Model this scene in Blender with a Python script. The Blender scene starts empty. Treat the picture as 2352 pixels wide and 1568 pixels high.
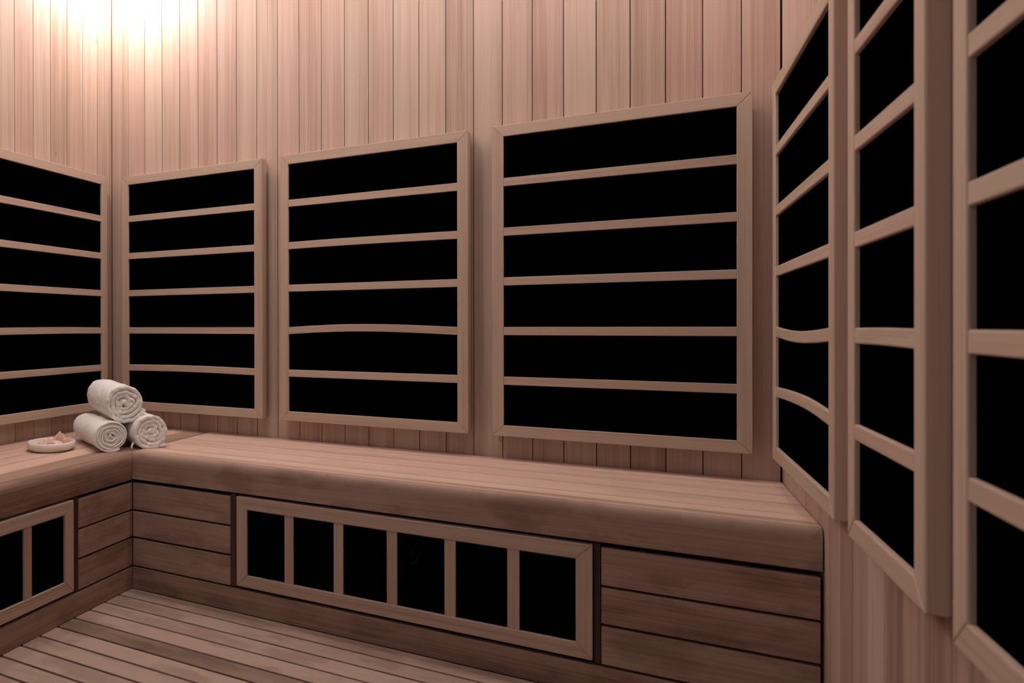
import bpy, bmesh, math, random
from mathutils import Vector, Matrix, noise

S = 0.15            # metres per survey unit (one slat pitch of the heater panels)
Z0 = 5.66           # eye height above the floor in the same unit
def U(x, y, z):     # survey unit -> metres, floor at z = 0
    return Vector((x*S, y*S, (z+Z0)*S))

scene = bpy.context.scene
COL = scene.collection
# ------------------------------------------------------------------ camera
yaw, pitch, roll = 0.51924, -0.00223, -0.00218
cam_data = bpy.data.cameras.new('camera')
cam = bpy.data.objects.new('camera', cam_data); COL.objects.link(cam)
cy, sy, cp, sp, cr, sr = math.cos(yaw), math.sin(yaw), math.cos(pitch), math.sin(pitch), math.cos(roll), math.sin(roll)
fw = Vector((-sy*cp, cy*cp, sp)); rt = Vector((cy, sy, 0)); up = rt.cross(fw)
rt2 = rt*cr + up*sr; up2 = up*cr - rt*sr
cam.matrix_world = Matrix(((rt2.x, up2.x, -fw.x, 0), (rt2.y, up2.y, -fw.y, 0), (rt2.z, up2.z, -fw.z, Z0*S), (0, 0, 0, 1)))
cam_data.sensor_width = 36; cam_data.lens = 36*1606.655/2352
cam_data.shift_x = (1176-557.62)/2352
cam_data.shift_y = -(784-751.37)/2352
cam_data.clip_start = 0.02
cam_data.dof.use_dof = True; cam_data.dof.focus_distance = 2.55; cam_data.dof.aperture_fstop = 5.6
scene.camera = cam
# ------------------------------------------------------------------ world, exposure
w = bpy.data.worlds.new('world'); scene.world = w; w.use_nodes = True
w.node_tree.nodes['Background'].inputs[0].default_value = (.92, .96, 1.0, 1)
w.node_tree.nodes['Background'].inputs[1].default_value = 0.3   # dim daylight of the hall beyond the glass front
scene.view_settings.view_transform = 'Standard'; scene.view_settings.look = 'None'
scene.view_settings.exposure = 0.0; scene.view_settings.gamma = 1.0
scene.view_settings.use_curve_mapping = False
LIGHT_COL = (1.0, 0.862, 0.81)
CORNER_LAMP = 330.0      # emission of the globe in the back left corner
CEILING_LAMP = 31.0      # emission of the ceiling panels
STRIP_LAMP = 12.0
WASH_LAMP = 35.0

random.seed(7)
R = random.random
def rr(a, b): return a+(b-a)*R()

# ------------------------------------------------------------------ materials
def new_mat(name):
    m = bpy.data.materials.new(name); m.use_nodes = True
    nt = m.node_tree; nt.nodes.clear()
    out = nt.nodes.new('ShaderNodeOutputMaterial'); b = nt.nodes.new('ShaderNodeBsdfPrincipled')
    nt.links.new(b.outputs[0], out.inputs[0])
    return m, nt, b

def wood(name, light, mid, dark, fine=.5, stain=0.0, rough=.62, ring=55.0, contrast=1.0, blotch=.35, val=1.0, knots=.5, bandw=.45):
    """procedural cedar: uv 'grain' is metres along / across the board, colour attribute 'board' = tone, hue, offset"""
    m, nt, b = new_mat(name); N = nt.nodes.new; L = nt.links.new
    def math_(op, a, c=None, clamp=False):
        n = N('ShaderNodeMath'); n.operation = op; n.use_clamp = clamp
        for i, x in enumerate((a, c)):
            if x is None: continue
            if isinstance(x, (int, float)): n.inputs[i].default_value = x
            else: L(x, n.inputs[i])
        return n.outputs[0]
    def mapr(x, a, c, d=0., e=1.):
        n = N('ShaderNodeMapRange'); n.inputs[1].default_value = a; n.inputs[2].default_value = c
        n.inputs[3].default_value = d; n.inputs[4].default_value = e; L(x, n.inputs[0]); return n.outputs[0]
    def mixc(f, a, c, mode='MIX'):
        n = N('ShaderNodeMix'); n.data_type = 'RGBA'; n.blend_type = mode
        if isinstance(f, (int, float)): n.inputs[0].default_value = f
        else: L(f, n.inputs[0])
        for i, x in ((6, a), (7, c)):
            if isinstance(x, tuple): n.inputs[i].default_value = (*x, 1)
            else: L(x, n.inputs[i])
        return n.outputs[2]
    uv = N('ShaderNodeUVMap'); uv.uv_map = 'grain'
    at = N('ShaderNodeAttribute'); at.attribute_name = 'board'
    sep = N('ShaderNodeSeparateXYZ'); L(uv.outputs[0], sep.inputs[0])
    sb = N('ShaderNodeSeparateColor'); L(at.outputs[0], sb.inputs[0])
    tone, hue, off = sb.outputs[0], sb.outputs[1], sb.outputs[2]
    u, v = sep.outputs[0], sep.outputs[1]
    z = math_('MULTIPLY', off, 37.0)
    def vec(su, sv):
        c = N('ShaderNodeCombineXYZ'); L(math_('MULTIPLY', u, su), c.inputs[0]); L(math_('MULTIPLY', v, sv), c.inputs[1]); L(z, c.inputs[2]); return c.outputs[0]
    def noi(su, sv, det=3., ro=.55):
        n = N('ShaderNodeTexNoise'); n.inputs['Scale'].default_value = 1; n.inputs['Detail'].default_value = det; n.inputs['Roughness'].default_value = ro
        L(vec(su, sv), n.inputs['Vector']); return n.outputs[0]
    # growth rings: gently wandering along the board, cathedral arches where the hue value says so
    wander = noi(.7, 5, 1.5)
    wander2 = noi(.3, 2, 0)
    amp = mapr(hue, 0, 1, .15, 1.3)
    x = math_('ADD', math_('MULTIPLY', v, ring), math_('MULTIPLY', math_('MULTIPLY', wander, ring*.09), amp))
    x = math_('ADD', x, math_('MULTIPLY', wander2, ring*.10))
    ringv = math_('FRACT', x)
    ringv = math_('POWER', mapr(math_('ABSOLUTE', math_('SUBTRACT', ringv, .62)), 0, .5, 1., 0.), 2.2)
    ringv = math_('MULTIPLY', ringv, mapr(noi(.8, 22, 2), .3, .7, .15, 1.))
    streak = noi(1.6, 160, 4, .65)
    band = noi(.5, 26, 2)
    fib = noi(14, 900, 2)
    blo = noi(2.2, 9, 3)
    lines = noi(2.2, 430, 2)
    f = math_('ADD', math_('MULTIPLY', mapr(streak, .36, .64), .42*fine*2*contrast), math_('MULTIPLY', ringv, .75*contrast))
    f = math_('ADD', f, math_('MULTIPLY', mapr(band, .36, .64), bandw*contrast))
    f = math_('ADD', f, math_('MULTIPLY', math_('SUBTRACT', blo, .5), blotch))
    f = math_('ADD', f, math_('MULTIPLY', math_('SUBTRACT', .5, tone), 1.5))
    f = math_('ADD', f, math_('MULTIPLY', math_('SUBTRACT', fib, .5), .4*fine))
    f = math_('ADD', f, math_('MULTIPLY', math_('SUBTRACT', lines, .5), .75*fine))
    ramp = N('ShaderNodeValToRGB'); cr_ = ramp.color_ramp
    cr_.elements[0].position = 0.08; cr_.elements[0].color = (*light, 1)
    cr_.elements[1].position = 1.1 if False else 1.0; cr_.elements[1].color = (*dark, 1)
    e = cr_.elements.new(.5); e.color = (*mid, 1)
    L(math_('ADD', math_('MULTIPLY', f, .8), -.09, True), ramp.inputs[0])
    col = ramp.outputs[0]
    # board to board hue: rosy or tan
    col = mixc(mapr(hue, .1, .9, 0, .55), col, mixc(1.0, col, (1.0, .90, .90), 'MULTIPLY'))
    col = mixc(mapr(hue, .9, .1, 0, .5), col, mixc(1.0, col, (.96, 1.0, .94), 'MULTIPLY'))
    if stain > 0:   # water marks and weathering with a shape of their own
        s1 = noi(5, 11, 3, .5)
        edge = mapr(math_('ABSOLUTE', math_('SUBTRACT', s1, .56)), 0, .008, 1, 0)
        edge = math_('MULTIPLY', edge, mapr(noi(7, 9, 2), .45, .6))
        col = mixc(math_('MULTIPLY', edge, .45*stain), col, mixc(1.0, col, (.45, .36, .32), 'MULTIPLY'))
        s2 = mapr(noi(5.0, 13, 3, .6), .50, .60)
        col = mixc(math_('MULTIPLY', s2, .46*stain), col, mixc(1.0, col, (.50, .42, .38), 'MULTIPLY'))
        s3 = mapr(noi(10, 14, 2, .5), .55, .7)
        col = mixc(math_('MULTIPLY', s3, .3*stain), col, mixc(1.0, col, (.70, .62, .58), 'MULTIPLY'))
    if knots > 0:
        vo = N('ShaderNodeTexVoronoi'); vo.inputs['Scale'].default_value = 1; L(vec(3.2, 12), vo.inputs['Vector'])
        kk = math_('MULTIPLY', mapr(vo.outputs['Distance'], .0, .05, 1, 0), mapr(noi(1.3, 5, 0), .58, .6))
        col = mixc(math_('MULTIPLY', kk, knots, True), col, tuple(c*.25 for c in dark))
    if val != 1.0: col = mixc(1.0, col, (val, val, val), 'MULTIPLY')
    L(col, b.inputs['Base Color'])
    b.inputs['Roughness'].default_value = rough
    b.inputs['Specular IOR Level'].default_value = .3
    bump = N('ShaderNodeBump'); bump.inputs['Strength'].default_value = .18; bump.inputs['Distance'].default_value = .0006
    L(math_('SUBTRACT', math_('ADD', fib, streak), math_('MULTIPLY', ringv, .5)), bump.inputs['Height']); L(bump.outputs[0], b.inputs['Normal'])
    return m

M = {}
M['wall'] = wood('cedar_wall_boards', (0.550, 0.419, 0.352), (0.430, 0.299, 0.241), (0.232, 0.143, 0.106), fine=.6, contrast=.72, blotch=.3, ring=210, knots=.6)
M['frame'] = wood('planed_frame_wood', (0.547, 0.424, 0.342), (0.474, 0.356, 0.281), (0.310, 0.210, 0.153), fine=.6, contrast=.95, blotch=.25, ring=190, knots=.25)
M['seat'] = wood('bench_seat_wood', (0.682, 0.503, 0.410), (0.516, 0.353, 0.277), (0.269, 0.172, 0.127), fine=.4, contrast=.75, blotch=.6, stain=.25, ring=170, knots=.2, bandw=.6)
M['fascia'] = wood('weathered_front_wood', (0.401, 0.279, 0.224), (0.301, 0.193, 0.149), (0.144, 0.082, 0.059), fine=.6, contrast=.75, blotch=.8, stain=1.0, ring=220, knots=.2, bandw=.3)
M['floor'] = wood('floor_slat_wood', (0.430, 0.331, 0.274), (0.344, 0.249, 0.198), (0.172, 0.115, 0.087), fine=.5, contrast=.5, blotch=1.0, stain=.9, ring=150, knots=.2, bandw=.3)
M['spacer'] = wood('dark_stained_strip', (.085, .045, .03), (.06, .03, .02), (.03, .015, .01), fine=.5, knots=0)
M['carcass'] = wood('dark_bench_carcass', (.03, .02, .015), (.02, .013, .01), (.01, .007, .005), fine=.5, knots=0)

def simple(name, col, rough=.5, spec=.5, **kw):
    m, nt, b = new_mat(name); b.inputs['Base Color'].default_value = (*col, 1); b.inputs['Roughness'].default_value = rough
    b.inputs['Specular IOR Level'].default_value = spec
    for k, v in kw.items(): b.inputs[k].default_value = v
    return m, nt, b

m, nt, b = simple('black_carbon_heater_sheet', (.0008, .0007, .0007), .8, 0.0)
n = nt.nodes.new('ShaderNodeTexNoise'); n.inputs['Scale'].default_value = 900; n.inputs['Detail'].default_value = 1
mr = nt.nodes.new('ShaderNodeMapRange'); mr.inputs[1].default_value = .78; mr.inputs[2].default_value = .82
mx = nt.nodes.new('ShaderNodeMix'); mx.data_type = 'RGBA'; mx.inputs[6].default_value = (.0008, .0007, .0007, 1); mx.inputs[7].default_value = (.03, .027, .024, 1)
tc = nt.nodes.new('ShaderNodeTexCoord'); nt.links.new(tc.outputs['Object'], n.inputs['Vector'])
nt.links.new(n.outputs[0], mr.inputs[0]); nt.links.new(mr.outputs[0], mx.inputs[0]); nt.links.new(mx.outputs[2], b.inputs['Base Color'])
M['black'] = m

def towel_mat():
    m, nt, b = simple('white_terry_cloth', (.80, .765, .735), .95, .1)
    b.inputs['Sheen Weight'].default_value = .15; b.inputs['Sheen Roughness'].default_value = .6
    tc = nt.nodes.new('ShaderNodeTexCoord')
    n1 = nt.nodes.new('ShaderNodeTexNoise'); n1.inputs['Scale'].default_value = 1100; n1.inputs['Detail'].default_value = 3
    n2 = nt.nodes.new('ShaderNodeTexVoronoi'); n2.inputs['Scale'].default_value = 950
    nt.links.new(tc.outputs['Object'], n1.inputs['Vector']); nt.links.new(tc.outputs['Object'], n2.inputs['Vector'])
    ad = nt.nodes.new('ShaderNodeMath'); ad.operation = 'SUBTRACT'; nt.links.new(n1.outputs[0], ad.inputs[0]); nt.links.new(n2.outputs['Distance'], ad.inputs[1])
    bp = nt.nodes.new('ShaderNodeBump'); bp.inputs['Strength'].default_value = .55; bp.inputs['Distance'].default_value = .0008
    nt.links.new(ad.outputs[0], bp.inputs['Height']); nt.links.new(bp.outputs[0], b.inputs['Normal'])
    rp = nt.nodes.new('ShaderNodeValToRGB'); rp.color_ramp.elements[0].color = (.88, .85, .82, 1); rp.color_ramp.elements[0].position = .3
    rp.color_ramp.elements[1].color = (.965, .945, .925, 1); rp.color_ramp.elements[1].position = .6
    nt.links.new(n1.outputs[0], rp.inputs[0]); nt.links.new(rp.outputs[0], b.inputs['Base Color'])
    return m
M['towel'] = towel_mat()
m, nt, b = simple('glazed_white_ceramic', (.80, .75, .70), .32, .4); M['ceramic'] = m
n = nt.nodes.new('ShaderNodeTexNoise'); n.inputs['Scale'].default_value = 60
rp = nt.nodes.new('ShaderNodeValToRGB'); rp.color_ramp.elements[0].color = (.77, .715, .66, 1); rp.color_ramp.elements[1].color = (.83, .785, .74, 1)
nt.links.new(n.outputs[0], rp.inputs[0]); nt.links.new(rp.outputs[0], b.inputs['Base Color'])
m, nt, b = simple('pink_rock_salt', (.80, .42, .33), .35, .5); M['salt'] = m
b.inputs['Subsurface Weight'].default_value = .5; b.inputs['Subsurface Radius'].default_value = (.012, .006, .004); b.inputs['Subsurface Scale'].default_value = .6
n = nt.nodes.new('ShaderNodeTexNoise'); n.inputs['Scale'].default_value = 110; n.inputs['Detail'].default_value = 4
tc = nt.nodes.new('ShaderNodeTexCoord'); nt.links.new(tc.outputs['Object'], n.inputs['Vector'])
rp = nt.nodes.new('ShaderNodeValToRGB'); rp.color_ramp.elements[0].position = .35; rp.color_ramp.elements[0].color = (.76, .43, .34, 1); rp.color_ramp.elements[1].position = .68; rp.color_ramp.elements[1].color = (.93, .74, .64, 1)
nt.links.new(n.outputs[0], rp.inputs[0]); nt.links.new(rp.outputs[0], b.inputs['Base Color'])
bp = nt.nodes.new('ShaderNodeBump'); bp.inputs['Strength'].default_value = .5; bp.inputs['Distance'].default_value = .002
nt.links.new(n.outputs[0], bp.inputs['Height']); nt.links.new(bp.outputs[0], b.inputs['Normal'])
M['lint'] = simple('pale_lint', (.10, .09, .075), .9, .1)[0]
def emis(name, col, s):
    m = bpy.data.materials.new(name); m.use_nodes = True; nt = m.node_tree; nt.nodes.clear()
    o = nt.nodes.new('ShaderNodeOutputMaterial'); e = nt.nodes.new('ShaderNodeEmission'); e.inputs[0].default_value = (*col, 1); e.inputs[1].default_value = s
    nt.links.new(e.outputs[0], o.inputs[0]); return m
M['globe'] = emis('corner_lamp_glow', (1, .94, .905), CORNER_LAMP)
M['diffuser'] = emis('ceiling_lamp_glow', LIGHT_COL, CEILING_LAMP)
m = bpy.data.materials.new('clear_glass'); m.use_nodes = True; nt = m.node_tree; nt.nodes.clear()
o_ = nt.nodes.new('ShaderNodeOutputMaterial'); t_ = nt.nodes.new('ShaderNodeBsdfTransparent'); g_ = nt.nodes.new('ShaderNodeBsdfGlossy'); g_.inputs['Roughness'].default_value = .02
x_ = nt.nodes.new('ShaderNodeMixShader'); x_.inputs[0].default_value = .06
nt.links.new(t_.outputs[0], x_.inputs[1]); nt.links.new(g_.outputs[0], x_.inputs[2]); nt.links.new(x_.outputs[0], o_.inputs[0]); M['glass'] = m
M['diffuser_strip'] = emis('strip_lamp_glow', (1.0, .96, .93), STRIP_LAMP)
M['diffuser_wash'] = emis('wash_lamp_glow', LIGHT_COL, WASH_LAMP)
M['metal'] = simple('brushed_lamp_metal', (.5, .48, .45), .4, .5, Metallic=1.0)[0]

# ------------------------------------------------------------------ mesh helpers
class MB:
    """collects pieces of wood in metres; every piece carries its own grain direction, tone and hue"""
    def __init__(s): s.v = []; s.f = []; s.uv = []; s.c = []; s.sm = []
    def piece(s, verts, faces, grain, tone=None, hue=None, smooth=False, origin=None):
        g = Vector(grain).normalized(); base = len(s.v)
        tone = rr(.32, .68) if tone is None else tone; hue = R() if hue is None else hue
        off = (R(), R()*7, R()*7)
        verts = [Vector(p) for p in verts]; s.v += verts
        for f in faces:
            a = [verts[i] for i in f]
            n = Vector((0, 0, 0))
            for i in range(len(a)):
                p, q = a[i], a[(i+1) % len(a)]
                n += Vector(((p.y-q.y)*(p.z+q.z), (p.z-q.z)*(p.x+q.x), (p.x-q.x)*(p.y+q.y)))
            n = n.normalized() if n.length > 1e-12 else Vector((0, 0, 1))
            if abs(n.dot(g)) > .8:
                t = n.orthogonal().normalized(); q = n.cross(t); uvs = [(p.dot(t)*.2+off[1], p.dot(q)+off[2]) for p in a]
            else:
                t = n.cross(g).normalized()
                if smooth:            # continuous across a rounded profile
                    uvs = [(p.dot(g)+off[1], (p.dot(t) if False else s.wrapv(p, g))+off[2]) for p in a]
                else:
                    if (t.x+t.y+t.z) < 0: t = -t
                    uvs = [(p.dot(g)+off[1], p.dot(t)+off[2]) for p in a]
            s.f.append([base+i for i in f]); s.uv.append(uvs); s.c.append((tone, hue, off[0], 1)); s.sm.append(smooth)
    def wrapv(s, p, g):
        a = Vector((1, 1, 0)); a = a-g*a.dot(g); return p.z - p.dot(a.normalized())
    def box(s, lo, hi, grain, **k):
        x0, y0, z0 = lo; x1, y1, z1 = hi
        vs = [(x0, y0, z0), (x1, y0, z0), (x1, y1, z0), (x0, y1, z0), (x0, y0, z1), (x1, y0, z1), (x1, y1, z1), (x0, y1, z1)]
        s.piece(vs, [(0, 3, 2, 1), (4, 5, 6, 7), (0, 1, 5, 4), (1, 2, 6, 5), (2, 3, 7, 6), (3, 0, 4, 7)], grain, **k)
    def prism(s, poly, ext, grain, **k):
        n = len(poly); e = Vector(ext); a = [Vector(p) for p in poly]; bk = [p+e for p in a]
        fs = [tuple(range(n)), tuple(range(2*n-1, n-1, -1))]+[(i, i+n, (i+1) % n+n, (i+1) % n) for i in range(n)]
        s.piece(a+bk, fs, grain, **k)
    def build(s, name, mat, parent=None, bevel=0, seg=2, sharp=None, off=None):
        me = bpy.data.meshes.new(name)
        o0 = off or Vector((0, 0, 0))
        me.from_pydata([p-o0 for p in s.v], [], s.f)
        me.uv_layers.new(name='grain'); uvl = me.uv_layers['grain']
        for k, p in enumerate(me.polygons):
            for j in range(p.loop_total): uvl.data[p.loop_start+j].uv = s.uv[k][j]
            p.use_smooth = s.sm[k]
        ca = me.color_attributes.new(name='board', type='FLOAT_COLOR', domain='CORNER')
        for k, p in enumerate(me.polygons):
            for j in range(p.loop_total): ca.data[p.loop_start+j].color = s.c[k]
        me.materials.append(mat)
        bm = bmesh.new(); bm.from_mesh(me); bmesh.ops.recalc_face_normals(bm, faces=bm.faces); bm.to_mesh(me); bm.free()
        if any(s.sm): me.set_sharp_from_angle(angle=math.radians(35))
        o = bpy.data.objects.new(name, me); COL.objects.link(o)
        if parent: o.parent = parent
        if bevel:
            b = o.modifiers.new('bevel', 'BEVEL'); b.width = bevel; b.segments = seg; b.limit_method = 'ANGLE'; b.angle_limit = math.radians(50)
        return o

def tag(o, label=None, cat=None, group=None, kind=None):
    if label: o['label'] = label
    if cat: o['category'] = cat
    if group: o['group'] = group
    if kind: o['kind'] = kind
    return o
def empty(name, loc, rz=0, **k):
    o = bpy.data.objects.new(name, None); COL.objects.link(o); o.location = loc; o.rotation_euler = (0, 0, rz); o.empty_display_size = .05
    return tag(o, **k)

# ------------------------------------------------------------------ room, in survey units
XL, XR, YB, YF = -12.883, 2.104, 15.18, -5.5      # left, right, back, front faces
ZF, ZC = -5.66, 10.0                                # floor, ceiling
XBF, YBF, ZB = -9.58, 11.934, -2.73                 # bench front faces and seat height
def board_wall(name, a0, seams, fixed, axis, into, z0=ZF, z1=ZC, tones=None, thick=.12, back=.12):
    """vertical boards; seams along 'axis' ('x' or 'y'); face at fixed, body towards 'into' (+1/-1)"""
    mb = MB(); g = .007
    for i in range(len(seams)-1):
        a, b = sorted((seams[i], seams[i+1])); t = None; h = None
        if tones and i in tones: t, h = tones[i]
        d0, d1 = sorted((fixed, fixed+into*thick))
        if axis == 'x': mb.box(U(a+g, d0, z0), U(b-g, d1, z1), (0, 0, 1), tone=t, hue=h)
        else: mb.box(U(d0, a+g, z0), U(d1, b-g, z1), (0, 0, 1), tone=t, hue=h)
    o = mb.build(name, M['wall'], bevel=.0011, seg=2); tag(o, kind='structure')
    # dark backing behind the gaps
    mb = MB(); lo, hi = min(seams), max(seams); d0, d1 = sorted((fixed+into*thick*.85, fixed+into*(thick+back)))
    if axis == 'x': mb.box(U(lo-.25, d0, z0), U(hi+.25, d1, z1), (0, 0, 1), tone=.1)
    else: mb.box(U(d0, lo-.25, z0), U(d1, hi+.25, z1), (0, 0, 1), tone=.1)
    mb.build('backing', M['carcass'], o)
    return o
P = .5762
seams = [XR-.018]+[XR-P*k for k in range(1, 26)]+[XL+.0]
seams = [s for s in seams if s >= XL-.001]
bt = {0: (.56, .95), 1: (.52, .9), 2: (.5, .85), 3: (.30, .35), 4: (.44, .2), 5: (.56, .3), 6: (.48, .8), 7: (.5, .6), 8: (.57, .2), 9: (.36, .15), 10: (.56, .4), 11: (.60, .3),
      12: (.50, .6), 13: (.45, .1), 14: (.52, .7), 15: (.42, .9), 16: (.55, .8), 17: (.55, .3), 18: (.5, .1), 19: (.47, .9), 20: (.40, .95), 21: (.52, .6), 22: (.42, .2), 23: (.62, .3), 24: (.5, .9)}
board_wall('wall_back', 0, seams, YB, 'x', 1, tones=bt)
seams = [YB+.0]+[15.172-.5795*k for k in range(1, 36)]
board_wall('wall_left', 0, seams, XL, 'y', -1)
seams = [YB]+[15.22-.592*k for k in range(1, 36)]
board_wall('wall_right', 0, seams, XR, 'y', 1, tones={0: (.62, .4), 1: (.6, .3), 2: (.5, .6), 3: (.45, .7), 4: (.4, .7), 5: (.42, .6), 6: (.38, .6), 7: (.18, .8), 8: (.34, .7), 9: (.60, .5), 10: (.14, .8), 11: (.32, .3), 12: (.12, .8), 13: (.2, .5), 14: (.3, .4)})
mb = MB()
for a, b in ((XL, XL+.5), (-5.6, -5.2), (XR-.5, XR)): mb.box(U(a, YF-.4, ZF), U(b, YF, ZC), (0, 0, 1))
mb.box(U(XL, YF-.4, ZC-.6), U(XR, YF, ZC), (1, 0, 0)); mb.box(U(XL, YF-.4, ZF), U(XR, YF, ZF+.4), (1, 0, 0))
o = mb.build('wall_front', M['frame'], bevel=.002); tag(o, kind='structure')
mb = MB(); mb.box(U(XL+.4, YF-.24, ZF+.3), U(XR-.4, YF-.19, ZC-.5), (1, 0, 0)); mb.build('glass_pane', M['glass'], o)
mb = MB()
y = YF
while y < YB:
    mb.box(U(XL, y+.01, ZC), U(XR, min(y+.59, YB)-.01, ZC+.12), (1, 0, 0)); y += .59
o = mb.build('ceiling', M['wall'], bevel=.0008); tag(o, kind='structure')
mb = MB(); mb.box(U(XL-.2, YF-.2, ZC+.1), U(XR+.2, YB+.2, ZC+.3), (1, 0, 0)); mb.build('backing', M['carcass'], o)

# slatted floor
mb = MB(); y = YBF-.02; k = 0
ft = {0: (.42, .7), 1: (.32, .6), 2: (.55, .8), 3: (.66, .9), 4: (-.16, .35), 5: (.64, .8), 6: (.46, .8), 7: (.66, .4), 8: (.42, .6), 9: (.36, .8), 10: (.5, .5)}
while y > YF:
    t, h = ft.get(k, (rr(.35, .6), R()))
    mb.box(U(XBF+.0, y-.447+.046, ZF-.16), U(XR-.02, y, ZF), (1, 0, 0), tone=t, hue=h); y -= .447; k += 1
o = mb.build('floor', M['floor'], bevel=.0016, seg=2); tag(o, kind='structure')
mb = MB(); mb.box(U(XL-.2, YF-.2, ZF-.8), U(XR+.2, YB+.2, ZF-.5), (0, 1, 0))
for k in range(6): mb.box(U(XBF+.4+k*2.2, YF-.1, ZF-.5), U(XBF+.65+k*2.2, YBF+.1, ZF-.158), (0, 1, 0))
mb.build('subfloor', M['carcass'], o)

# ------------------------------------------------------------------ heater panels
def bow(pts, x):            # piecewise cosine interpolation through (x, dz) pairs
    for (x0, z0), (x1, z1) in zip(pts, pts[1:]):
        if x0 <= x <= x1:
            t = (x-x0)/(x1-x0); t = math.sin(t*math.pi/2) if abs(z1) > abs(z0) else 1-math.cos(t*math.pi/2); return z0+(z1-z0)*t
    return 0
def heater(name, label, group, loc, rz, W, H, side, top, bot, T, gap, slats, vertical=False, tw=.165, bows={}, bevel=.0014, frame_tone=.62):
    """frame of mitred battens, black sheet behind, slats across. Local x = width, y = into the wall, z = up; sizes in survey units"""
    root = empty(name, loc, rz, label=label, cat='heater panel', group=group)
    q = lambda x, y, z: Vector((x*S, y*S, z*S))
    X0, X1 = -W/2, W/2
    def pc(nm, poly, grain, tone):
        mb = MB(); mb.prism([q(x, 0, z) for x, z in poly], q(0, T, 0), grain, tone=tone, hue=rr(.35, .85)); return mb.build(nm, M['frame'], root, bevel=bevel, seg=3)
    e = .0012
    pc('top_rail', [(X0+e, H), (X1-e, H), (X1-side-e, H-top), (X0+side+e, H-top)], (1, 0, 0), frame_tone+rr(-.05, .05))
    pc('bottom_rail', [(X0+e, 0), (X0+side+e, bot), (X1-side-e, bot), (X1-e, 0)], (1, 0, 0), frame_tone+rr(-.05, .05))
    pc('stile', [(X0, e), (X0, H-e), (X0+side, H-top-e), (X0+side, bot+e)], (0, 0, 1), frame_tone+rr(-.05, .05))
    pc('stile', [(X1, e), (X1-side, bot+e), (X1-side, H-top-e), (X1, H-e)], (0, 0, 1), frame_tone+rr(-.05, .05))
    mb = MB(); mb.box(q(X0+side*.5, .05, bot*.5), q(X1-side*.5, .12, H-top*.5), (0, 0, 1)); mb.build('heating_sheet', M['black'], root)
    if gap > 0:
        mb = MB(); mb.box(q(X0+.1, T-.02, .12), q(X1-.1, T+gap, H-.12), (1, 0, 0)); mb.build('mounting_batten', M['carcass'], root)
    for i, sp_ in enumerate(slats):
        mb = MB(); t = frame_tone+rr(-.10, .08); hu = rr(.35, .95)
        if vertical:
            mb.box(q(sp_, .012, bot-.03), q(sp_+tw, .06, H-top+.01), (0, 0, 1), tone=t, hue=hu)
        else:
            b = bows.get(i)
            if b is None: mb.box(q(X0+side-.0, .006, sp_-tw), q(X1-side+.0, .06, sp_), (1, 0, 0), tone=t, hue=hu)
            else:
                n = 28; a0 = X0+side; a1 = X1-side; vs = []; fs = []
                for k in range(n+1):
                    x = a0+(a1-a0)*k/n; d = bow(b, k/n)
                    vs += [q(x, .006, sp_-tw+d), q(x, .06, sp_-tw+d), q(x, .06, sp_+d), q(x, .006, sp_+d)]
                for k in range(n):
                    o = 4*k
                    fs += [(o+j, o+(j+1) % 4, o+4+(j+1) % 4, o+4+j) for j in range(4)]
                fs += [(0, 1, 2, 3), (4*n+3, 4*n+2, 4*n+1, 4*n)]
                mb.piece(vs, fs, (1, 0, 0), tone=t, hue=hu)
        mb.build('slat', M['frame'], root, bevel=bevel*.8, seg=2)
    return root
PI2 = math.pi/2
zb, zt = -2.24, 4.025; H = zt-zb
sl = [(-.037-(k-4))-zb for k in range(1, 6)]
gp = 'slatted black heater panels along the walls'
gb = YB-14.843
for xa, xb, lab, bw in ((-12.26, -7.944, 'tall black heater panel on the back wall nearest the left corner, behind the rolled towels', {4: [(0, 0), (.5, .022), (1, 0)]}),
                    (-7.467, -3.125, 'middle of the three black heater panels on the back wall, fourth slat warped upward', {3: [(0, 0), (.45, .068), (1, 0)], 1: [(0, 0), (.4, .012), (1, 0)]}),
                    (-2.653, 1.650, 'rightmost black heater panel on the back wall, above the right end of the bench', {})):
    heater('heater_panel', lab, gp, U((xa+xb)/2, 14.843, zb), 0, xb-xa, H, .222, .225, .22, .25, gb-.25, sl, bows=bw)
heater('heater_panel', 'black heater panel on the left wall, cut by the left edge of the picture', gp, U(-12.592, (10.34+14.636)/2, zb), PI2, 14.636-10.34, H, .217, .225, .22, .25, (-12.592-XL)-.25, sl,
       bows={3: [(0, 0), (.6, .012), (1, .0)]})
rs = [(a, b, l, bw) for a, b, l, bw in (
    (14.72, 10.375, 'black heater panel on the right wall nearest the back corner, two lower slats warped', {3: [(0, 0), (.48, -.058), (1, 0)], 4: [(0, 0), (.58, .055), (1, 0)]}),
    (9.73, 7.375, 'narrow black heater panel on the right wall between the two wider ones', {3: [(0, 0), (.5, .006), (1, 0)]}),
    (6.81, 2.45, 'nearest black heater panel on the right wall, blurred and cut by the right edge', {}))]
for ya, yb, lab, bw in rs:
    heater('heater_panel', lab, gp, U(1.907, (ya+yb)/2, zb-.025), -PI2, ya-yb, H+.05, .25, .235, .23, .165, .032, [s+.025 for s in sl], bows=bw, bevel=.0028)

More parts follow.
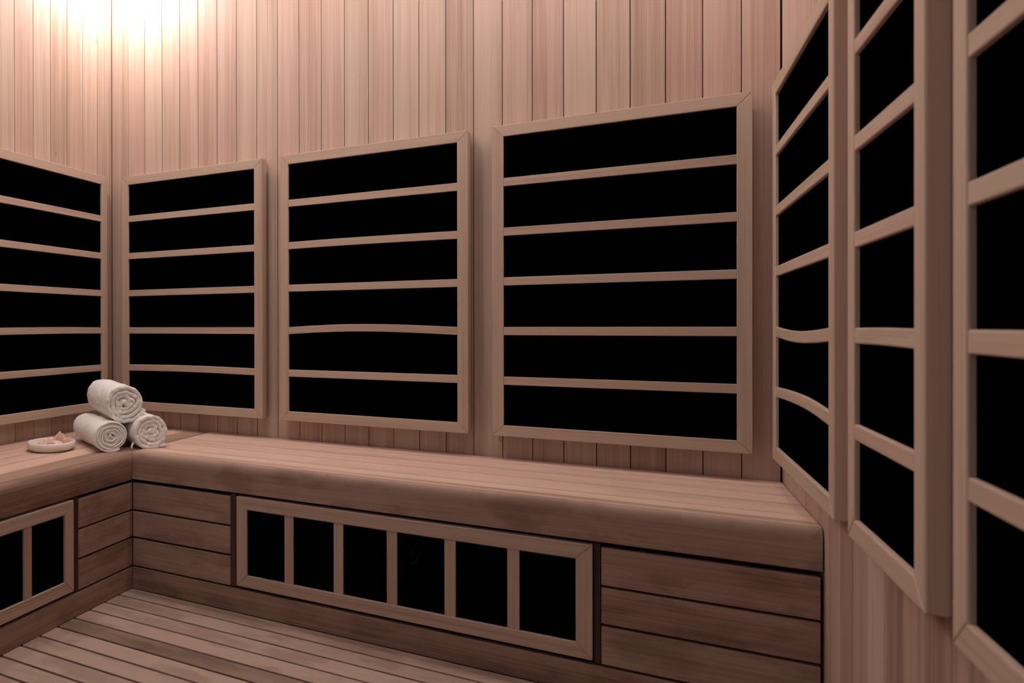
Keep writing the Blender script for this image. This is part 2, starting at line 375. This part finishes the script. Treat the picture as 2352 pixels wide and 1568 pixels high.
# ------------------------------------------------------------------ benches
def profile_board(name, mat, parent, axis, a0, a1, d0, depth, z0, z1, r, shear0=0, shear1=0, tone=None, hue=None):
    """front board with a rounded top edge. axis 'x': faces -y at y=d0; axis 'y': faces +x at x=d0"""
    rz = .165; prof = [(0, z0), (0, z1-rz)]
    for k in range(1, 9):
        a = k/8*PI2; prof.append((r-r*math.cos(a), z1-rz+rz*math.sin(a)))
    if r < depth: prof.append((depth, z1))
    prof.append((depth, z0))
    n = len(prof); vs = []
    for (s0, sh) in ((a0, shear0), (a1, shear1)):
        for d, z in prof:
            p = s0+sh*d
            vs.append(U(p, d0+d, z) if axis == 'x' else U(d0-d, p, z))
    fs = [tuple(range(n)), tuple(range(2*n-1, n-1, -1))]+[(i, (i+1) % n, (i+1) % n+n, i+n) for i in range(n)]
    mb = MB(); mb.piece(vs, fs, (1, 0, 0) if axis == 'x' else (0, 1, 0), tone=tone, hue=hue, smooth=True)
    for q_, f_ in enumerate(mb.f):      # rounded edge toned paler: light catching the nose, put into the colour
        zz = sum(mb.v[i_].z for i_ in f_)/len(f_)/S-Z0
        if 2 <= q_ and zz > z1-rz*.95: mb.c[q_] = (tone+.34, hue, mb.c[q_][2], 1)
    return mb.build(name, mat, parent, off=parent.location)
FB = -3.300                                      # bottom of the rounded front board
def part(name, lo, hi, grain, mat, parent, bevel=.0012, **k):
    mb = MB(); mb.box(U(*[min(a, b) for a, b in zip(lo, hi)]), U(*[max(a, b) for a, b in zip(lo, hi)]), grain, **k)
    return mb.build(name, mat, parent, bevel=bevel, off=parent.location)
rows = [(-3.385, -3.955), (-3.995, -4.54), (-4.585, -5.16)]
X, Y = (1, 0, 0), (0, 1, 0)
SXL, SYB = -9.66, 12.075                       # inner seams of seat boards
# long bench under the back wall
bb = empty('sauna_bench', U(-3.8, 13.6, ZF), label='long cedar bench along the back wall with heater set in its front', cat='bench')
ys = [12.012, 12.66, 13.36, 13.98, 14.64, YB]
# the front seat board is two-toned: pale sapwood at the back, a brown heartwood band towards the front
mb = MB()
mb.box(U(SXL+.012, ys[0]+.012, ZB-.14), U(XR-.015, 12.31, ZB), X, tone=.26, hue=.2); mb.box(U(SXL+.012, 12.31, ZB-.14), U(XR-.015, ys[1]-.02, ZB), X, tone=.80, hue=.5)
mb.build('seat_board', M['seat'], bb, off=bb.location)
for i in range(1, 5):
    part('seat_board', (SXL+.012, ys[i]+.02, ZB-.14), (XR-.015, ys[i+1]-.02, ZB), X, M['seat'], bb, tone=[.44, .66, .62, .60, .70][i], hue=[.3, .6, .7, .5, .6][i])
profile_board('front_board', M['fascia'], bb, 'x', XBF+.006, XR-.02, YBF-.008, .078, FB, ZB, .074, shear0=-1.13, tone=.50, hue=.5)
for j, (zt_, zb_) in enumerate(rows):
    part('facing_board', (XBF+.012, YBF, zt_), (-7.116, YBF+.1, zb_), X, M['fascia'], bb, tone=[.45, .46, .5][j], hue=[.5, .8, .4][j])
    part('facing_board', (-.548, YBF, zt_), (XR-.04, YBF+.1, zb_), X, M['fascia'], bb, tone=[.46, .33, .5][j], hue=[.7, .5, .2][j])
part('spacer_strip', (-7.108, YBF+.01, FB-.03), (-6.990, YBF+.12, -5.17), (0, 0, 1), M['spacer'], bb)
part('spacer_strip', (-.650, YBF+.01, FB-.03), (-.560, YBF+.12, -5.17), (0, 0, 1), M['spacer'], bb)
part('kick_board', (XBF+.006, YBF-.005, -5.20), (XR-.03, YBF+.1, ZF), X, M['fascia'], bb, tone=.28, hue=.4)
part('carcass', (XBF-.02, YBF+.32, ZF), (XR-.06, YB-.02, ZB-.16), X, M['carcass'], bb, bevel=0)
# return bench along the left wall
lb = empty('sauna_bench', U(-11.2, 6.0, ZF), label='cedar bench along the left wall carrying the towels and the salt dish', cat='bench')
xs = [-9.680, -10.283, -10.870, -11.472, -12.105, XL]
for i in range(5):
    part('seat_board', (xs[i+1]+.016, YF+.1, ZB-.14), (xs[i]-.016, YB-.01, ZB), Y, M['seat'], lb, tone=[.06, .66, .46, .62, .4][i], hue=[.1, .7, .6, .7, .4][i])
# (the front board's seam lies .09 behind its face)
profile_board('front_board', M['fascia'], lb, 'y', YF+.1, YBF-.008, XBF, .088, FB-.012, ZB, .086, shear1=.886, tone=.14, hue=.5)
for j, (zt_, zb_) in enumerate(rows):
    part('facing_board', (XBF, 10.275, zt_), (XBF-.1, YBF+.0, zb_), Y, M['fascia'], lb, tone=[.40, .50, .40][j], hue=[.8, .7, .4][j])
    part('facing_board', (XBF, YF+.1, zt_), (XBF-.1, 3.68, zb_), Y, M['fascia'], lb)
part('spacer_strip', (XBF-.01, 10.150, FB-.04), (XBF-.12, 10.268, -5.17), (0, 0, 1), M['spacer'], lb)
part('spacer_strip', (XBF-.01, 3.69, FB-.04), (XBF-.12, 3.81, -5.17), (0, 0, 1), M['spacer'], lb)
part('kick_board', (XBF+.003, YF+.1, -5.20), (XBF-.1, YBF, ZF), Y, M['fascia'], lb, tone=.36, hue=.6)
part('carcass', (XBF-.32, YF+.1, ZF), (XL+.02, YB-.03, ZB-.16), Y, M['carcass'], lb, bevel=0)
# low heaters set in the bench fronts
hz0, hz1 = -5.135, -3.365
def low(name, lab, loc, rz, W, st, T):
    return heater(name, lab, 'low heater panels set in the bench fronts', loc, rz, W, hz1-hz0, .235, .245, .235, T, 0, st, vertical=True, tw=.186, bevel=.0018, frame_tone=.5)
W = 6.303; c = (-6.970-.667)/2
lh = low('bench_heater', 'long low black heater with upright slats in the front of the long bench', U(c, YBF-.014, hz0), 0, W, [x-c for x in (-5.92, -4.917, -3.914, -2.909, -1.904)], .135)
c2 = 10.131-W/2
low('bench_heater', 'low black heater with upright slats in the front of the left bench', U(XBF+.012, c2, hz0), PI2, W, [9.07-.186-1.0035*k-c2 for k in range(5)], .135)
# two stray threads on the black sheet of the long low heater
def thread(pts):
    cu = bpy.data.curves.new('lint_thread', 'CURVE'); cu.dimensions = '3D'; cu.bevel_depth = .00025; cu.bevel_resolution = 1
    s = cu.splines.new('NURBS'); s.points.add(len(pts)-1); s.order_u = 3; s.use_endpoint_u = True
    for p, (x, z) in zip(s.points, pts): p.co = (x*S, .049*S, z*S, 1)
    o = bpy.data.objects.new('lint_thread', cu); COL.objects.link(o); o.parent = lh; cu.materials.append(M['lint'])
    dg = bpy.context.evaluated_depsgraph_get(); me = bpy.data.meshes.new_from_object(o.evaluated_get(dg))
    m2 = bpy.data.objects.new('lint_thread', me); COL.objects.link(m2); bpy.data.objects.remove(o); m2.parent = lh
def hx(u, v): return (-3.726+(u-912)*(.82/109)-c, -3.62-(v-1225)*.0081-.02-hz0)
thread([hx(*p) for p in ((946, 1253), (949, 1258), (947, 1266), (940, 1269))])
thread([hx(*p) for p in ((968, 1256), (960, 1263), (957, 1276), (951, 1285), (941, 1283))])

# ------------------------------------------------------------------ rolled towels
def towel(name, label, front, direction, radius, squash, length, turns, r0, seed, flap, amp, crisp=False, tilt=0.0, start=-1.9, hollow=.6):
    """ribbon rolled up about an axis; front = centre of the visible end (survey unit), direction = unit vector towards the far end"""
    rnd = random.Random(seed)
    d = Vector((direction[0], direction[1], tilt)).normalized(); side = Vector((0, 0, 1)).cross(d).normalized(); upv = d.cross(side)
    side = -side            # side points right as seen from the front end
    Rm = radius*S; pitch = (Rm-r0*S)/turns; th = pitch*(.90 if crisp else 1.0)
    base = U(front[0], front[1], ZB if not flap.get('up') else front[2]-radius*squash)
    root = empty(name, base, 0, label=label, cat='towel', group='three rolled white towels stacked in the corner')
    c0 = U(*front)-base
    # centre line of the ribbon in the cross section
    path = []
    hook = [(-.9, .15), (-.5, .75), (.15, .45), (.05, -.35), (.55, -.75), (1.0, -.1)]
    for hx_, hz_ in hook[:-1]: path.append((hx_*r0*S*.8, hz_*r0*S*.8))
    NS = 110; steps = int(turns*NS); a0 = 0.0
    lump = [rnd.uniform(-1, 1) for _ in range(9)]
    for k in range(steps+1):
        a = a0+k/NS*2*math.pi; rad = r0*S+pitch*(k/NS)
        inner = max(0, 1-k/steps*1.25)
        rad *= 1+amp*inner*(math.sin(3*a+lump[0]*3)*.5+math.sin(5*a+lump[1]*3)*.3+math.sin(2*a*.73+lump[2]*3)*.3)+.012*math.sin(2.3*a+lump[3]*2)
        path.append((math.cos(a)*rad, math.sin(a)*rad*squash))
    endk = flap.get('end', -100)
    # path runs anticlockwise; rotate so that its outer end lands at the wanted angle
    ang_end = (a0+turns*2*math.pi)
    rot = math.radians(endk)-ang_end
    path = [(math.cos(rot)*x-math.sin(rot)*y/squash, (math.sin(rot)*x+math.cos(rot)*y/squash)*squash) for x, y in path]
    for fx, fz in flap.get('pts', []): path.append((fx*Rm, fz*Rm))
    # resample smooth
    def cr_(p0, p1, p2, p3, t): return tuple(.5*((2*b)+(-a+c)*t+(2*a-5*b+4*c-e)*t*t+(-a+3*b-3*c+e)*t**3) for a, b, c, e in zip(p0, p1, p2, p3))
    fine = []
    for i in range(len(path)-1):
        p0 = path[max(0, i-1)]; p3 = path[min(len(path)-1, i+2)]
        nsub = 4 if (i < 6 or i > len(path)-2-len(flap.get('pts', []))) else 1
        for t in range(nsub): fine.append(cr_(p0, path[i], path[i+1], p3, t/nsub))
    fine.append(path[-1])
    n = len(fine); nrm = []
    for i in range(n):
        a = fine[max(0, i-1)]; b = fine[min(n-1, i+1)]; tx, tz = b[0]-a[0], b[1]-a[1]; l = math.hypot(tx, tz) or 1; nrm.append((-tz/l, tx/l))
    # rounded hems at both ends: (distance along axis, thickness factor)
    L = length*S; rnd_ = th*.34
    stations = [(rnd_*(1-math.cos(a)), math.sin(a)) for a in [math.radians(q) for q in (14, 35, 58, 78, 90)]]
    mids = [(rnd_+(L-2*rnd_)*k/70, 1.0) for k in range(1, 70)]
    stations = stations+mids+[(L-s, f) for s, f in reversed(stations)]
    vs = []; 
    def ring_point(i, sgn, f, s):
        x, z = fine[i]; nx, nz = nrm[i]; h = th/2*f*sgn
        e = 1.0 if 0 < i < n-1 else .55
        x, z = x+nx*h*e, z+nz*h*e
        rr_ = math.hypot(x, z)/Rm
        depth = s
        # far end sags a little; the visible end dishes inwards and the hem wanders
        if not crisp: depth = s+hollow*.045*S*max(0, 1-rr_)*(1-s/L) + .02*S*math.sin(i*.055+seed)*(1-s/L)
        else: depth = s+.008*S*math.sin(i*.09+seed)*(1-s/L)-.02*S*(1-rr_)*(1-s/L)*0
        taper = 1-.06*(s/L)**2
        x *= taper; z *= taper
        p = c0+d*depth+side*x+upv*z
        q = p*(1/S)
        nz_ = noise.noise(q*2.3+Vector((seed, 0, 0)))*.022*S+noise.noise(q*9+Vector((0, seed, 0)))*(.007 if crisp else .012)*S+noise.noise(q*34)*(.002 if crisp else .005)*S
        outd = (side*x+upv*z); outd = outd.normalized() if outd.length > 1e-6 else upv
        p = p+outd*nz_*(1 if rr_ > .8 else .5)
        jit = rnd.uniform(-1, 1)*(.0003 if crisp else .00055)
        p = p+outd*jit*(1 if rr_ > .8 else .3)-d*(rnd.uniform(0, 1)*(.0004 if crisp else .0011) if f < 1 else 0)
        if not crisp: p = p-d*((noise.noise(q*14)*.016+noise.noise(q*30)*.008)*S)*(1 if f < 1 else 0)
        return p
    m = len(stations)
    idx = {}
    for j, (s, f) in enumerate(stations):
        for i in range(n):
            idx[(j, i, 1)] = len(vs); vs.append(ring_point(i, 1, f, s))
        for i in range(n):
            idx[(j, i, -1)] = len(vs); vs.append(ring_point(i, -1, f, s))
    fs = []
    for j in range(m-1):
        for i in range(n-1):
            fs.append((idx[j, i, 1], idx[j, i+1, 1], idx[j+1, i+1, 1], idx[j+1, i, 1]))
            fs.append((idx[j, i, -1], idx[j+1, i, -1], idx[j+1, i+1, -1], idx[j, i+1, -1]))
        for i in (0, n-1):
            fs.append((idx[j, i, 1], idx[j+1, i, 1], idx[j+1, i, -1], idx[j, i, -1]))
    for j in (0, m-1):
        for i in range(n-1): fs.append((idx[j, i, 1], idx[j, i, -1], idx[j, i+1, -1], idx[j, i+1, 1]))
    if base.z+min(p.z for p in vs) < (ZB+Z0)*S+.0006:
        zmin = (ZB+Z0)*S+.0004-base.z
        vs = [Vector((p.x, p.y, max(p.z, zmin+.15*(p.z-zmin)*0))) for p in vs]
    me = bpy.data.meshes.new('rolled_cloth'); me.from_pydata(vs, [], fs)
    bm = bmesh.new(); bm.from_mesh(me); bmesh.ops.recalc_face_normals(bm, faces=bm.faces); bm.to_mesh(me); bm.free()
    for p in me.polygons: p.use_smooth = True
    me.materials.append(M['towel'])
    o = bpy.data.objects.new('rolled_cloth', me); COL.objects.link(o); o.parent = root
    return root
AX = Vector((-.84, .54)).normalized()
ta = towel('rolled_towel', 'rolled white towel lying left under the top one, thin tight folds at its end', (-9.99, 11.74, ZB+.335), AX, .37, .88, 1.95, 6.3, .06, 3,
      dict(end=-60, pts=[]), .20, crisp=True)
tb = towel('rolled_towel', 'rolled white towel lying right under the top one, loose hem reaching out right', (-9.49, 12.51, ZB+.372), AX, .392, .92, 1.7, 3.6, .05, 11,
      dict(end=-100, pts=[(.25, -.83), (.55, -.80), (.86, -.80)]), .42)
towel('rolled_towel', 'rolled white towel on top of the other two', (-9.94, 12.16, ZB+1.015), AX, .41, .95, 1.8, 3.7, .055, 23,
      dict(end=-82, up=True, pts=[(.55, -.88), (.98, -.52), (1.10, -.38)]), .45, tilt=.03)
# little hanging loop at the end of the right towel
def tube(name, pts, r, mat, parent, seg=8):
    vs = []; fs = []; pts = [Vector(p) for p in pts]; n = len(pts)
    for i, p in enumerate(pts):
        t = (pts[min(n-1, i+1)]-pts[max(0, i-1)]).normalized(); a = t.orthogonal().normalized(); b = t.cross(a)
        for k in range(seg):
            an = 2*math.pi*k/seg; vs.append(p+a*r*math.cos(an)+b*r*math.sin(an))
    for i in range(n-1):
        for k in range(seg): fs.append((i*seg+k, i*seg+(k+1) % seg, (i+1)*seg+(k+1) % seg, (i+1)*seg+k))
    fs += [tuple(range(seg)), tuple(range(n*seg-1, (n-1)*seg-1, -1))]
    me = bpy.data.meshes.new(name); me.from_pydata(vs, [], fs)
    bm = bmesh.new(); bm.from_mesh(me); bmesh.ops.recalc_face_normals(bm, faces=bm.faces); bm.to_mesh(me); bm.free()
    for p in me.polygons: p.use_smooth = True
    me.materials.append(mat); o = bpy.data.objects.new(name, me); COL.objects.link(o); o.parent = parent; return o
bl = tb.location
lp = [(-9.70, 12.42, ZB+.24), (-9.76, 12.28, ZB+.19), (-9.785, 12.20, ZB+.13), (-9.79, 12.18, ZB+.07), (-9.79, 12.18, ZB+.028)]
tube('hanging_loop', [U(*p)-bl for p in lp], .024*S, M['towel'], tb)

# ------------------------------------------------------------------ dish with salt
dc = (-11.35, 11.32); dish = empty('salt_dish', U(dc[0], dc[1], ZB), label='small round white ceramic dish of pink salt on the left bench', cat='dish')
prof = [(a, b*1.12) for a, b in [(0, .012), (.36, .012), (.41, .0), (.45, .012), (.50, .045), (.525, .09), (.525, .125), (.515, .16), (.498, .178), (.482, .178), (.468, .165), (.462, .13), (.44, .085), (.38, .06), (.2, .052), (0, .05)]]
vs = []; fs = []; ns = 72
for r_, z_ in prof:
    if r_ == 0: vs.append(Vector((0, 0, z_*S)))
    else:
        for k in range(ns):
            a = 2*math.pi*k/ns; vs.append(Vector((r_*S*math.cos(a), r_*S*math.sin(a), z_*S)))
first = 1
for j in range(1, len(prof)-2):
    a = 1+(j-1)*ns; b = a+ns
    for k in range(ns): fs.append((a+k, a+(k+1) % ns, b+(k+1) % ns, b+k))
for k in range(ns):
    fs.append((0, 1+(k+1) % ns, 1+k)); l = 1+(len(prof)-3)*ns; fs.append((len(vs)-1, l+k, l+(k+1) % ns))
me = bpy.data.meshes.new('bowl'); me.from_pydata(vs, [], fs)
bm = bmesh.new(); bm.from_mesh(me); bmesh.ops.recalc_face_normals(bm, faces=bm.faces); bm.to_mesh(me); bm.free()
for p in me.polygons: p.use_smooth = True
me.materials.append(M['ceramic']); o = bpy.data.objects.new('bowl', me); COL.objects.link(o); o.parent = dish
sub = o.modifiers.new('sub', 'SUBSURF'); sub.levels = 1; sub.render_levels = 2

def crystal(label, loc, size, seed, spikes=()):
    rnd = random.Random(seed); bm = bmesh.new()
    pts = []
    for k in range(16):
        v = Vector((rnd.gauss(0, 1), rnd.gauss(0, 1), rnd.gauss(0, 1))).normalized()*rnd.uniform(.75, 1.05)
        pts.append(Vector((v.x*size[0], v.y*size[1], v.z*size[2])))
    for s_ in spikes: pts.append(Vector(s_))
    for p in pts: bm.verts.new(p*S)
    r_ = bmesh.ops.convex_hull(bm, input=bm.verts)
    bmesh.ops.delete(bm, geom=[v for v in bm.verts if not v.link_faces], context='VERTS')
    me = bpy.data.meshes.new('salt_crystal'); bm.to_mesh(me); bm.free(); me.materials.append(M['salt'])
    o = bpy.data.objects.new('salt_crystal', me); COL.objects.link(o)
    zlow = min(v.co.z for v in me.vertices)
    for v in me.vertices: v.co.z -= zlow
    o.location = U(dc[0]+loc[0], dc[1]+loc[1], ZB+loc[2]); tag(o, label, 'salt crystal', 'pink salt crystals in the dish')
    b = o.modifiers.new('bevel', 'BEVEL'); b.width = .0006; b.segments = 1
    return o
rx, ry = .87, .5       # picture-right direction on the bench plane (x, y)
def at(a, b): return (a*rx-b*ry*-1*0 - b*.5, a*ry+b*.87)   # a: to the right in view, b: away
# pieces of the jagged chunk are grown together: one mesh
def jagged(label, loc, pts_list, cat='salt crystal'):
    bm = bmesh.new()
    for (cx_, cy_, w_, d_, h_, lean, sd) in pts_list:
        rnd = random.Random(sd); vsn = []
        for zz, sc in ((0, 1), (.45, .95), (.8, .7), (1, .28)):
            for k in range(6):
                a = k/6*2*math.pi+rnd.uniform(-.25, .25)
                x = math.cos(a)*w_*sc*rnd.uniform(.8, 1.1)+lean*zz; y = math.sin(a)*d_*sc*rnd.uniform(.8, 1.1)
                vsn.append(bm.verts.new(Vector((cx_+x*rx-y*ry, cy_+x*ry+y*rx, h_*zz*rnd.uniform(.92, 1.05)))*S))
        bmesh.ops.convex_hull(bm, input=vsn)
    bmesh.ops.delete(bm, geom=[v for v in bm.verts if not v.link_faces], context='VERTS')
    me = bpy.data.meshes.new('salt_crystal'); bm.to_mesh(me); bm.free(); me.materials.append(M['salt'])
    o = bpy.data.objects.new('salt_crystal', me); COL.objects.link(o); o.location = U(dc[0]+loc[0], dc[1]+loc[1], ZB+loc[2])
    return tag(o, label, cat, 'pink salt crystals in the dish')
a_, b_ = at(.17, .06)
jagged('tall jagged pink salt crystal standing right of the middle of the dish', (a_, b_, .075), [(0, 0, .085, .06, .31, 0, 1), (-.09, -.01, .09, .06, .25, .02, 2), (.075, .01, .075, .05, .275, 0, 3), (-.15, -.02, .07, .05, .17, 0, 4), (.12, .0, .05, .05, .21, 0, 5)])
a_, b_ = at(.36, -.02)
jagged('pointed reddish salt crystal against the right rim of the dish', (a_, b_, .07), [(.01, 0, .06, .045, .23, .03, 8), (-.035, -.02, .05, .04, .16, .02, 9)])
for k, (lab, a, b, z, sz) in enumerate((
    ('large flat pale salt crystal across the front of the dish', .12, -.17, .10, (.27, .13, .085)),
    ('pink salt crystal left of the tall jagged one', -.07, .10, .10, (.17, .13, .09)),
    ('long rosy salt crystal along the left middle of the dish', -.15, -.10, .10, (.20, .14, .08)),
    ('small salt crystal at the left end of the heap', -.31, -.03, .06, (.07, .06, .05)),
    ('low salt crystal at the back of the dish', .0, .27, .062, (.12, .07, .07)),
    ('small salt crystal between the tall one and the right rim', .29, -.17, .06, (.06, .06, .07)),
    ('small pale salt crystal near the left rim', -.25, .14, .06, (.06, .055, .05)))):
    p, q_ = at(a, b); crystal(lab, (p, q_, z), sz, 40+k)

# ------------------------------------------------------------------ lamps
cl = empty('corner_lamp', U(-11.5, 13.8, ZC), label='small glowing globe lamp under the ceiling in the back left corner', cat='lamp')
def lathe(name, prof, mat, parent, ns=32):
    vs = []; fs = []
    for r_, z_ in prof:
        for k in range(ns):
            a = 2*math.pi*k/ns; vs.append(Vector((r_*S*math.cos(a), r_*S*math.sin(a), z_*S)))
    for j in range(len(prof)-1):
        for k in range(ns): fs.append((j*ns+k, j*ns+(k+1) % ns, (j+1)*ns+(k+1) % ns, (j+1)*ns+k))
    fs += [tuple(range(ns)), tuple(range(len(vs)-1, len(vs)-ns-1, -1))]
    me = bpy.data.meshes.new(name); me.from_pydata(vs, [], fs)
    bm = bmesh.new(); bm.from_mesh(me); bmesh.ops.recalc_face_normals(bm, faces=bm.faces); bm.to_mesh(me); bm.free()
    for p in me.polygons: p.use_smooth = True
    me.materials.append(mat); o = bpy.data.objects.new(name, me); COL.objects.link(o); o.parent = parent; return o
lathe('base', [(.22, 0), (.22, -.06), (.1, -.1)], M['metal'], cl)
lathe('globe', [(.02, -.08)]+[(.26*math.sin(math.radians(a)), -.34+.26*math.cos(math.radians(a))) for a in range(15, 180, 15)]+[(.004, -.60)], M['globe'], cl)
for i, (x, y, w_, d_, lab) in enumerate(((-8.6, 7.6, 2.4, 2.0, 'square glowing ceiling lamp above the left half of the room'), (1.2, 11.6, 1.0, 1.0, 'square glowing ceiling lamp close to the right wall'),
                                    (-8.6, -1.5, 7.0, .5, 'long glowing ceiling strip lamp near the front wall'),
                                    (-3.4, 12.9, 9.8, .35, 'long glowing ceiling strip lamp washing the back wall'))):
    r_ = empty('ceiling_lamp', U(x, y, ZC), label=lab, cat='lamp', group='ceiling lamps')
    mb = MB(); q = lambda a, b, c_: Vector((a*S, b*S, c_*S))
    mb.box(q(-w_/2-.1, -d_/2-.1, -.08), q(w_/2+.1, d_/2+.1, 0), X); mb.build('housing', M['frame'], r_)
    mb = MB(); mb.box(q(-w_/2, -d_/2, -.11), q(w_/2, d_/2, -.085), X); mb.build('diffuser', M[['diffuser', 'diffuser', 'diffuser_strip', 'diffuser_wash'][i]], r_)
